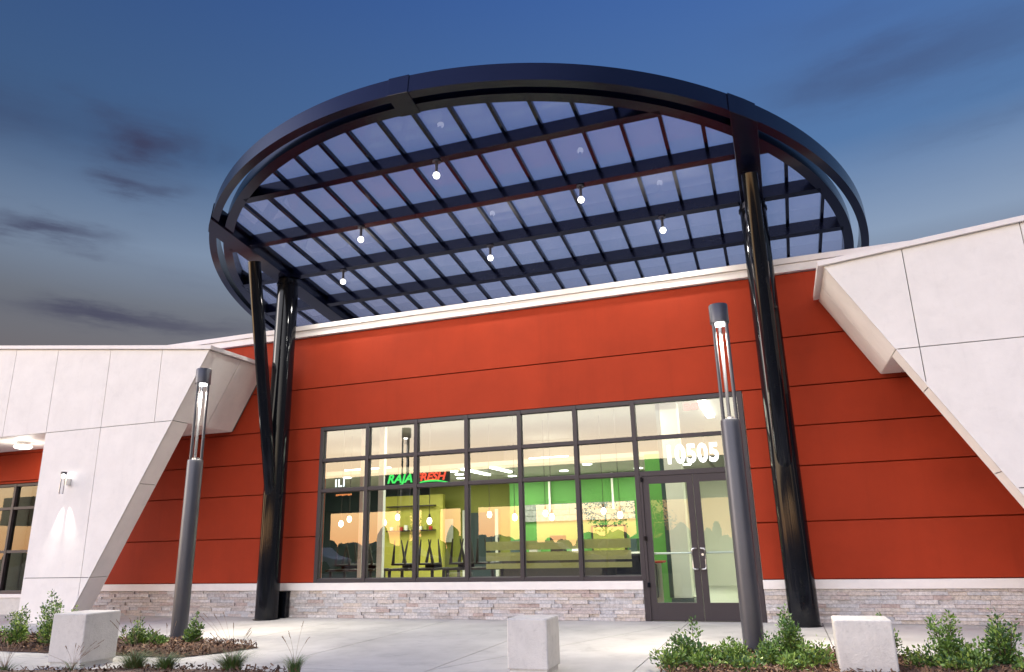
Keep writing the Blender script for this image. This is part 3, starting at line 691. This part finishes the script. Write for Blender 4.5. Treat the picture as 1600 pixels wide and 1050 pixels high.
# ================================================================ PLANTING
def bed(name, poly, n):
    cx = sum(p[0] for p in poly)/len(poly); cy = sum(p[1] for p in poly)/len(poly)
    m = MB(); rings = [1, .93, .6, .25]; zs = [.002, .03, .06, .07]; vs = []
    fine = []
    for i in range(len(poly)):
        p, q = poly[i], poly[(i+1) % len(poly)]
        for k in range(6): fine.append((p[0]+(q[0]-p[0])*k/6, p[1]+(q[1]-p[1])*k/6))
    nn = len(fine)
    for r_, z_ in zip(rings, zs): vs += [(cx+(p[0]-cx)*r_, cy+(p[1]-cy)*r_, z_+random.uniform(0,.012)) for p in fine]
    fs = [(j*nn+i, j*nn+(i+1) % nn, (j+1)*nn+(i+1) % nn, (j+1)*nn+i) for j in range(3) for i in range(nn)]+[tuple(3*nn+i for i in range(nn))]
    o = m.add(vs, fs).build(name, 'mulch'); tag(o, kind='structure')
    ch = MB()
    def inside(x, y):
        c = False
        for i in range(len(poly)):
            (x1, y1), (x2, y2) = poly[i], poly[i-1]
            if (y1 > y) != (y2 > y) and x < (x2-x1)*(y-y1)/(y2-y1)+x1: c = not c
        return c
    bx = [p[0] for p in poly]; by = [p[1] for p in poly]; k = 0
    while k < n:
        x = random.uniform(min(bx), max(bx)); y = random.uniform(min(by), max(by))
        if not inside(x, y): continue
        k += 1; a = random.random()*6.28; l_ = random.uniform(.008,.028); w_ = random.uniform(.004,.011); z = .02+random.random()*.075
        dx, dy = math.cos(a), math.sin(a); t1, t2 = random.uniform(-.02,.02), random.uniform(-.01,.012)
        ch.add([(x-dx*l_-dy*w_,y-dy*l_+dx*w_,z-t1),(x+dx*l_-dy*w_,y+dy*l_+dx*w_,z+t1),(x+dx*l_+dy*w_,y+dy*l_-dx*w_,z+t1+t2),(x-dx*l_+dy*w_,y-dy*l_-dx*w_,z-t1+t2)], [(0,1,2,3)], random.random())
    return ch
mulch = [bed('planting_bed', [(-12.5,-4.55),(-9.5,-4.62),(-6.85,-4.66),(-6.6,-4.2),(-6.45,-3.72),(-7.3,-3.55),(-9.5,-3.4),(-12.5,-3.2)], 9000),
         bed('planting_bed', [(-10.5,-7.0),(-9.0,-6.3),(-7.6,-6.02),(-6.9,-5.84),(-6.35,-5.48),(-4.9,-5.40),(-4.5,-5.6),(-5,-7)], 4000),
         bed('planting_bed', [(-1.25,-4.8),(-1.1,-4.1),(-.8,-3.5),(-.3,-3.12),(.4,-3.15),(1.2,-3.55),(2.6,-3.5),(4.4,-3.4),(4.4,-4.9)], 9000)]
allch = MB()
for m in mulch: allch.add(m.v, m.f); allch.t[-len(m.f):] = m.t
tag(allch.build('mulch_chips', 'mulch'), 'brown bark chips scattered over the planting beds', 'mulch', kind='stuff')

def shrub(x, y, h, wd, n, label, seed, stems=7, z0=.03):
    rnd = random.Random(seed)
    t = thing('shrub', label, 'shrub', (x, y, z0), 'young leafy shrubs in the planting beds')
    st = MB(); lf = MB(); n = int(n*.95)
    per = n//stems
    for s in range(stems):
        a = rnd.random()*6.28; sp_ = wd*rnd.uniform(.15,1)*.8; hh = h*(rnd.uniform(.35,.95) if s else 1.08)
        if s == 0: sp_ = wd*.15
        p0 = Vector((rnd.uniform(-.03,.03), rnd.uniform(-.03,.03), 0)); p3 = Vector((math.cos(a)*sp_, math.sin(a)*sp_, hh))
        p1 = p0.lerp(p3, .4)+Vector((math.cos(a)*sp_*.25, math.sin(a)*sp_*.25, -.02)); pts = []
        for k in range(7):
            u = k/6; pts.append((1-u)**2*p0+2*u*(1-u)*p1+u*u*p3)
        st.tube(pts, [.006*(1-u/8) for u in range(7)], 5)
        for k in range(per):
            u = rnd.random()**.8; u = .12+.9*u; b = (1-u)**2*p0+2*u*(1-u)*p1+u*u*p3
            rad = (.035+.07*wd/.2*math.sin(min(1, u)*math.pi*.8+.3))*rnd.random()**.6
            d = Vector((rnd.gauss(0,1), rnd.gauss(0,1), rnd.gauss(.3,.7))).normalized(); c = b+d*rad
            sz = rnd.uniform(.010,.021); ax = (d+Vector((0,0,.5))+Vector((rnd.gauss(0,.4), rnd.gauss(0,.4), 0))).normalized(); sd_ = ax.cross(Vector((rnd.gauss(0,1), rnd.gauss(0,1), rnd.gauss(0,1)))).normalized()
            nn = ax.cross(sd_)
            top = u > .75
            tone = rnd.choice((.4,.55,.55,.36,.05)) if top else rnd.choice((.02,.2,.2,.7,.9,.35))
            lf.add([c-ax*sz*1.1, c+sd_*sz*.62+nn*sz*.15, c+ax*sz*1.25, c-sd_*sz*.62+nn*sz*.15], [(0,1,2),(0,2,3)], tone+.001)
    st.build('stem', 'stem_brown', t); lf.build('foliage', 'leaf', t)
    return t
SH = [(-9.95,-4.35,0.440,.30,1500,'bushy shrub at the far left edge of the left bed'),
      (-9.38,-4.30,0.620,.30,2000,'tallest spreading shrub left of the left concrete block'),
      (-9.02,-4.40,0.360,.24,1200,'low dark shrub tucked against the left concrete block'),
      (-8.66,-4.60,0.500,.12,500,'thin shrub close behind the left concrete block'),
      (-8.05,-4.15,0.311,.24,1300,'shrub between the left concrete block and the left lamp post'),
      (-7.95,-3.98,0.148,.20,600,'small low shrub left of the foot of the left lamp post'),
      (-7.72,-4.10,0.148,.20,700,'small low shrub at the foot of the left lamp post'),
      (-7.42,-3.82,0.370,.14,1200,'narrow upright shrub right of the left lamp post'),
      (-.98,-4.25,0.370,.30,1500,'loose spreading shrub left of the right lamp post'),
      (-1.12,-4.5,0.192,.26,900,'low shrub at the left tip of the right bed'),
      (-.62,-4.20,0.222,.26,1200,'low shrub in front of the right lamp post base'),
      (-.28,-4.2,0.252,.24,1100,'low shrub directly right of the right lamp post'),
      (-.05,-3.95,0.444,.22,1600,'tall upright shrub between the right lamp post and the right block'),
      (.16,-4.3,0.222,.22,900,'low shrub left of the right concrete block'),
      (.78,-3.75,0.385,.22,1200,'shrub half hidden behind the right concrete block'),
      (1.32,-3.95,0.414,.22,1600,'pointed upright shrub right of the right concrete block'),
      (1.08,-4.2,0.207,.24,1000,'low shrub beside the right concrete block foot'),
      (1.72,-3.92,0.414,.24,1700,'bushy shrub second from the right edge'),
      (1.50,-4.15,0.207,.24,1000,'low shrub between the two tall shrubs of the right bed'),
      (2.05,-4.05,0.281,.26,1300,'shrub at the far right edge of the right bed')]
SH += [(-.85,-4.55,.13,.26,700,'creeping low plant left of the right lamp post at the frame bottom'),
       (-.42,-4.5,.12,.24,700,'creeping low plant at the front of the right lamp post'),
       (-.02,-4.45,.13,.24,700,'creeping low plant between the right lamp post and right block'),
       (1.30,-4.3,.13,.26,700,'creeping low plant right of the right concrete block'),
       (1.85,-4.25,.13,.26,700,'creeping low plant near the right edge of the frame')]
for i, a in enumerate(SH): shrub(*a[:5], a[5], 100+i, stems=11)
# grasses with seed heads
def tuft(x, y, n, h, sp_, heads, label, seed):
    rnd = random.Random(seed); t = thing('grass_tuft', label, 'grass', (x, y, .03), 'ornamental grass tufts along the front edge')
    m = MB()
    for k in range(n):
        a = rnd.random()*6.28; r0 = rnd.random()*sp_*.4; l_ = h*rnd.uniform(.5,1); o_ = rnd.uniform(.15,.9)*sp_*1.4; w_ = .0032
        b = Vector((math.cos(a)*r0, math.sin(a)*r0, 0)); sdv = Vector((-math.sin(a), math.cos(a), 0))*w_; vs = []
        for q in range(4):
            u = q/3; p = b+Vector((math.cos(a)*o_*u*u, math.sin(a)*o_*u*u, l_*(u-.25*u*u*u))); f_ = 1-u*.85; vs += [p-sdv*f_, p+sdv*f_]
        m.add(vs, [(0,1,3,2),(2,3,5,4),(4,5,7,6)], rnd.random())
    m.build('blades', 'grass_blade', t)
    hd = MB()
    for k in range(heads):
        a = rnd.random()*6.28; o_ = rnd.uniform(.2,1)*sp_*1.6; hh = h*rnd.uniform(1.2,2.1)
        pts = [Vector((math.cos(a)*o_*u*u, math.sin(a)*o_*u*u, hh*u)) for u in (0,.3,.6,.85,1)]
        hd.tube(pts, [.0018,.0016,.0013,.0012,.001], 4); d = (pts[-1]-pts[-2]).normalized()
        for j in range(6): hd.tube([pts[-1]-d*(.05-.012*j), pts[-1]-d*(.04-.012*j)+Vector((rnd.gauss(0,.004),rnd.gauss(0,.004),.004))], [.0035,.002], 4)
    if heads: hd.build('seed_heads', 'dry_stem', t)
tuft(-6.42,-5.72,520,.27,.22,10,'wide green grass tuft right of the left concrete block',1)
tuft(-6.05,-5.68,420,.24,.20,5,'smaller grass tuft next to the wide one',4)
tuft(-5.36,-5.52,520,.27,.24,10,'loose grass tuft in the middle of the front bed',2)
tuft(-4.66,-5.46,240,.22,.15,5,'small sparse grass tuft at the right end of the front bed',3)
tuft(-7.75,-6.1,90,.16,.2,16,'thin dry grass with seed heads in front of the left concrete block',5)
tuft(-8.5,-6.1,60,.16,.2,10,'thin dry grass with seed heads at the far left foreground',6)
tuft(-7.0,-5.95,60,.16,.2,12,'thin dry grass with seed heads right below the left concrete block',7)

# ================================================================ ACROSS THE LOT (reflected in the glass)
ob = thing('opposite_building', 'long low dark shop building with open arcade across the parking lot', 'building')
box('fascia', 'dark_facade', ob, -75, 30, -46, -42, 4.25, 7.0)
for x, wd in ((-60,1.2),(-50,1.2),(-43,1.2),(-37,1.2),(-26.7,1.3),(-23.3,1.2),(-18.3,.9),(-9.6,.8),(3,1.2),(12,1.2),(22,1.2)): box('pier', 'dark_facade', ob, x-wd/2, x+wd/2, -43, -42.2, -.16, 4.249)
import bmesh
tl = MB(); rnd = random.Random(5)
bmx = bmesh.new(); bmesh.ops.create_icosphere(bmx, subdivisions=2, radius=1); iv = [v.co.copy() for v in bmx.verts]; if_ = [tuple(v.index for v in f.verts) for f in bmx.faces]; bmx.free()
for i in range(150):
    x = -95+i*.95+rnd.uniform(-.5,.5); big = rnd.random() < .12; hh = rnd.uniform(2.9,3.6) if big else rnd.uniform(1.5,2.5); w_ = rnd.uniform(.5,1.5); yy = -60+rnd.uniform(-5,3)
    tl.add([(x+v.x*w_*rnd.uniform(.7,1.15), yy+v.y*w_, hh/2-.1+v.z*hh/2*rnd.uniform(.75,1.12)) for v in iv], if_)
tag(tl.build('tree_line', 'palm_leaf'), 'low dark line of distant trees beyond the opposite building', 'trees', kind='stuff')
def tree(x, y, h, cr, z0, label, seed):
    rnd = random.Random(seed); t = thing('young_tree', label, 'tree', (x, y, -.16), 'young trees in the parking lot')
    tk = MB(); lf = MB(); tk.tube([(0,0,0),(.03,.02,h*.5),(0,.05,h*.85)], [.07,.05,.02], 8)
    for k in range(16):
        a = rnd.random()*6.28; zb = rnd.uniform(z0*.8, h*.8); l_ = cr*rnd.uniform(.5,1)
        e = Vector((math.cos(a)*l_, math.sin(a)*l_, zb+rnd.uniform(.3,1.0))); tk.tube([(0,0,zb), Vector((0,0,zb)).lerp(e,.5)+Vector((0,0,.08)), e], [.025,.015,.006], 5)
        for q in range(60):
            u = rnd.uniform(.4,1.1); c = Vector((0,0,zb)).lerp(e,u)+Vector((rnd.gauss(0,.16),rnd.gauss(0,.16),rnd.gauss(0,.16)))
            d = Vector((rnd.gauss(0,1),rnd.gauss(0,1),rnd.gauss(0,1))).normalized(); p = d.cross(Vector((rnd.gauss(0,1),rnd.gauss(0,1),rnd.gauss(0,1)))).normalized()
            lf.add([c-d*.07,c+p*.04,c+d*.08,c-p*.04],[(0,1,2,3)])
    tk.build('trunk', 'stem_brown', t); lf.build('crown', 'palm_leaf', t)
tree(-9.4,-29.5,5.9,1.5,2.4,'young tree with a loose crown nearest the shop doors',11)
tree(-6.6,-28.5,4.6,1.3,1.8,'shorter young tree right of the loose crowned one',12)
tree(-22.0,-31,4.3,1.3,1.9,'young tree at the far left of the parking lot',13)
def car(x, y, label, m):
    t = thing('parked_car', label, 'car', (x, y, -.16), 'cars parked across the lot')
    MB().prism([(-2.2,.35),(2.2,.35),(2.25,.75),(1.4,.95),(.8,1.42),(-1.0,1.45),(-1.7,1.0),(-2.2,.9)], -.85, .85).build('body', m, t, bevel=.08)
    MB().prism([(1.2,.98),(.75,1.36),(-.95,1.39),(-1.5,1.02)], -.87, .87).build('window', 'black_gloss', t)
    for wx in (-1.4, 1.4):
        for wy in (-.8, .8):
            w_ = MB().lathe([(.33,-.1),(.33,.1)], 0, 0, 18).build('wheel', 'black_fabric', t); w_.rotation_euler = (R(90),0,0); w_.location = (wx, wy, .33)
car(-21, -27, 'dark parked car nearest the opposite pillars', 'lamp_metal'); car(-27, -27, 'pale parked car left of the dark one', 'white_trim'); car(-14, -33, 'black parked car behind the young trees', 'canopy_paint')
print('panes', npane, 'stones', len(stones))
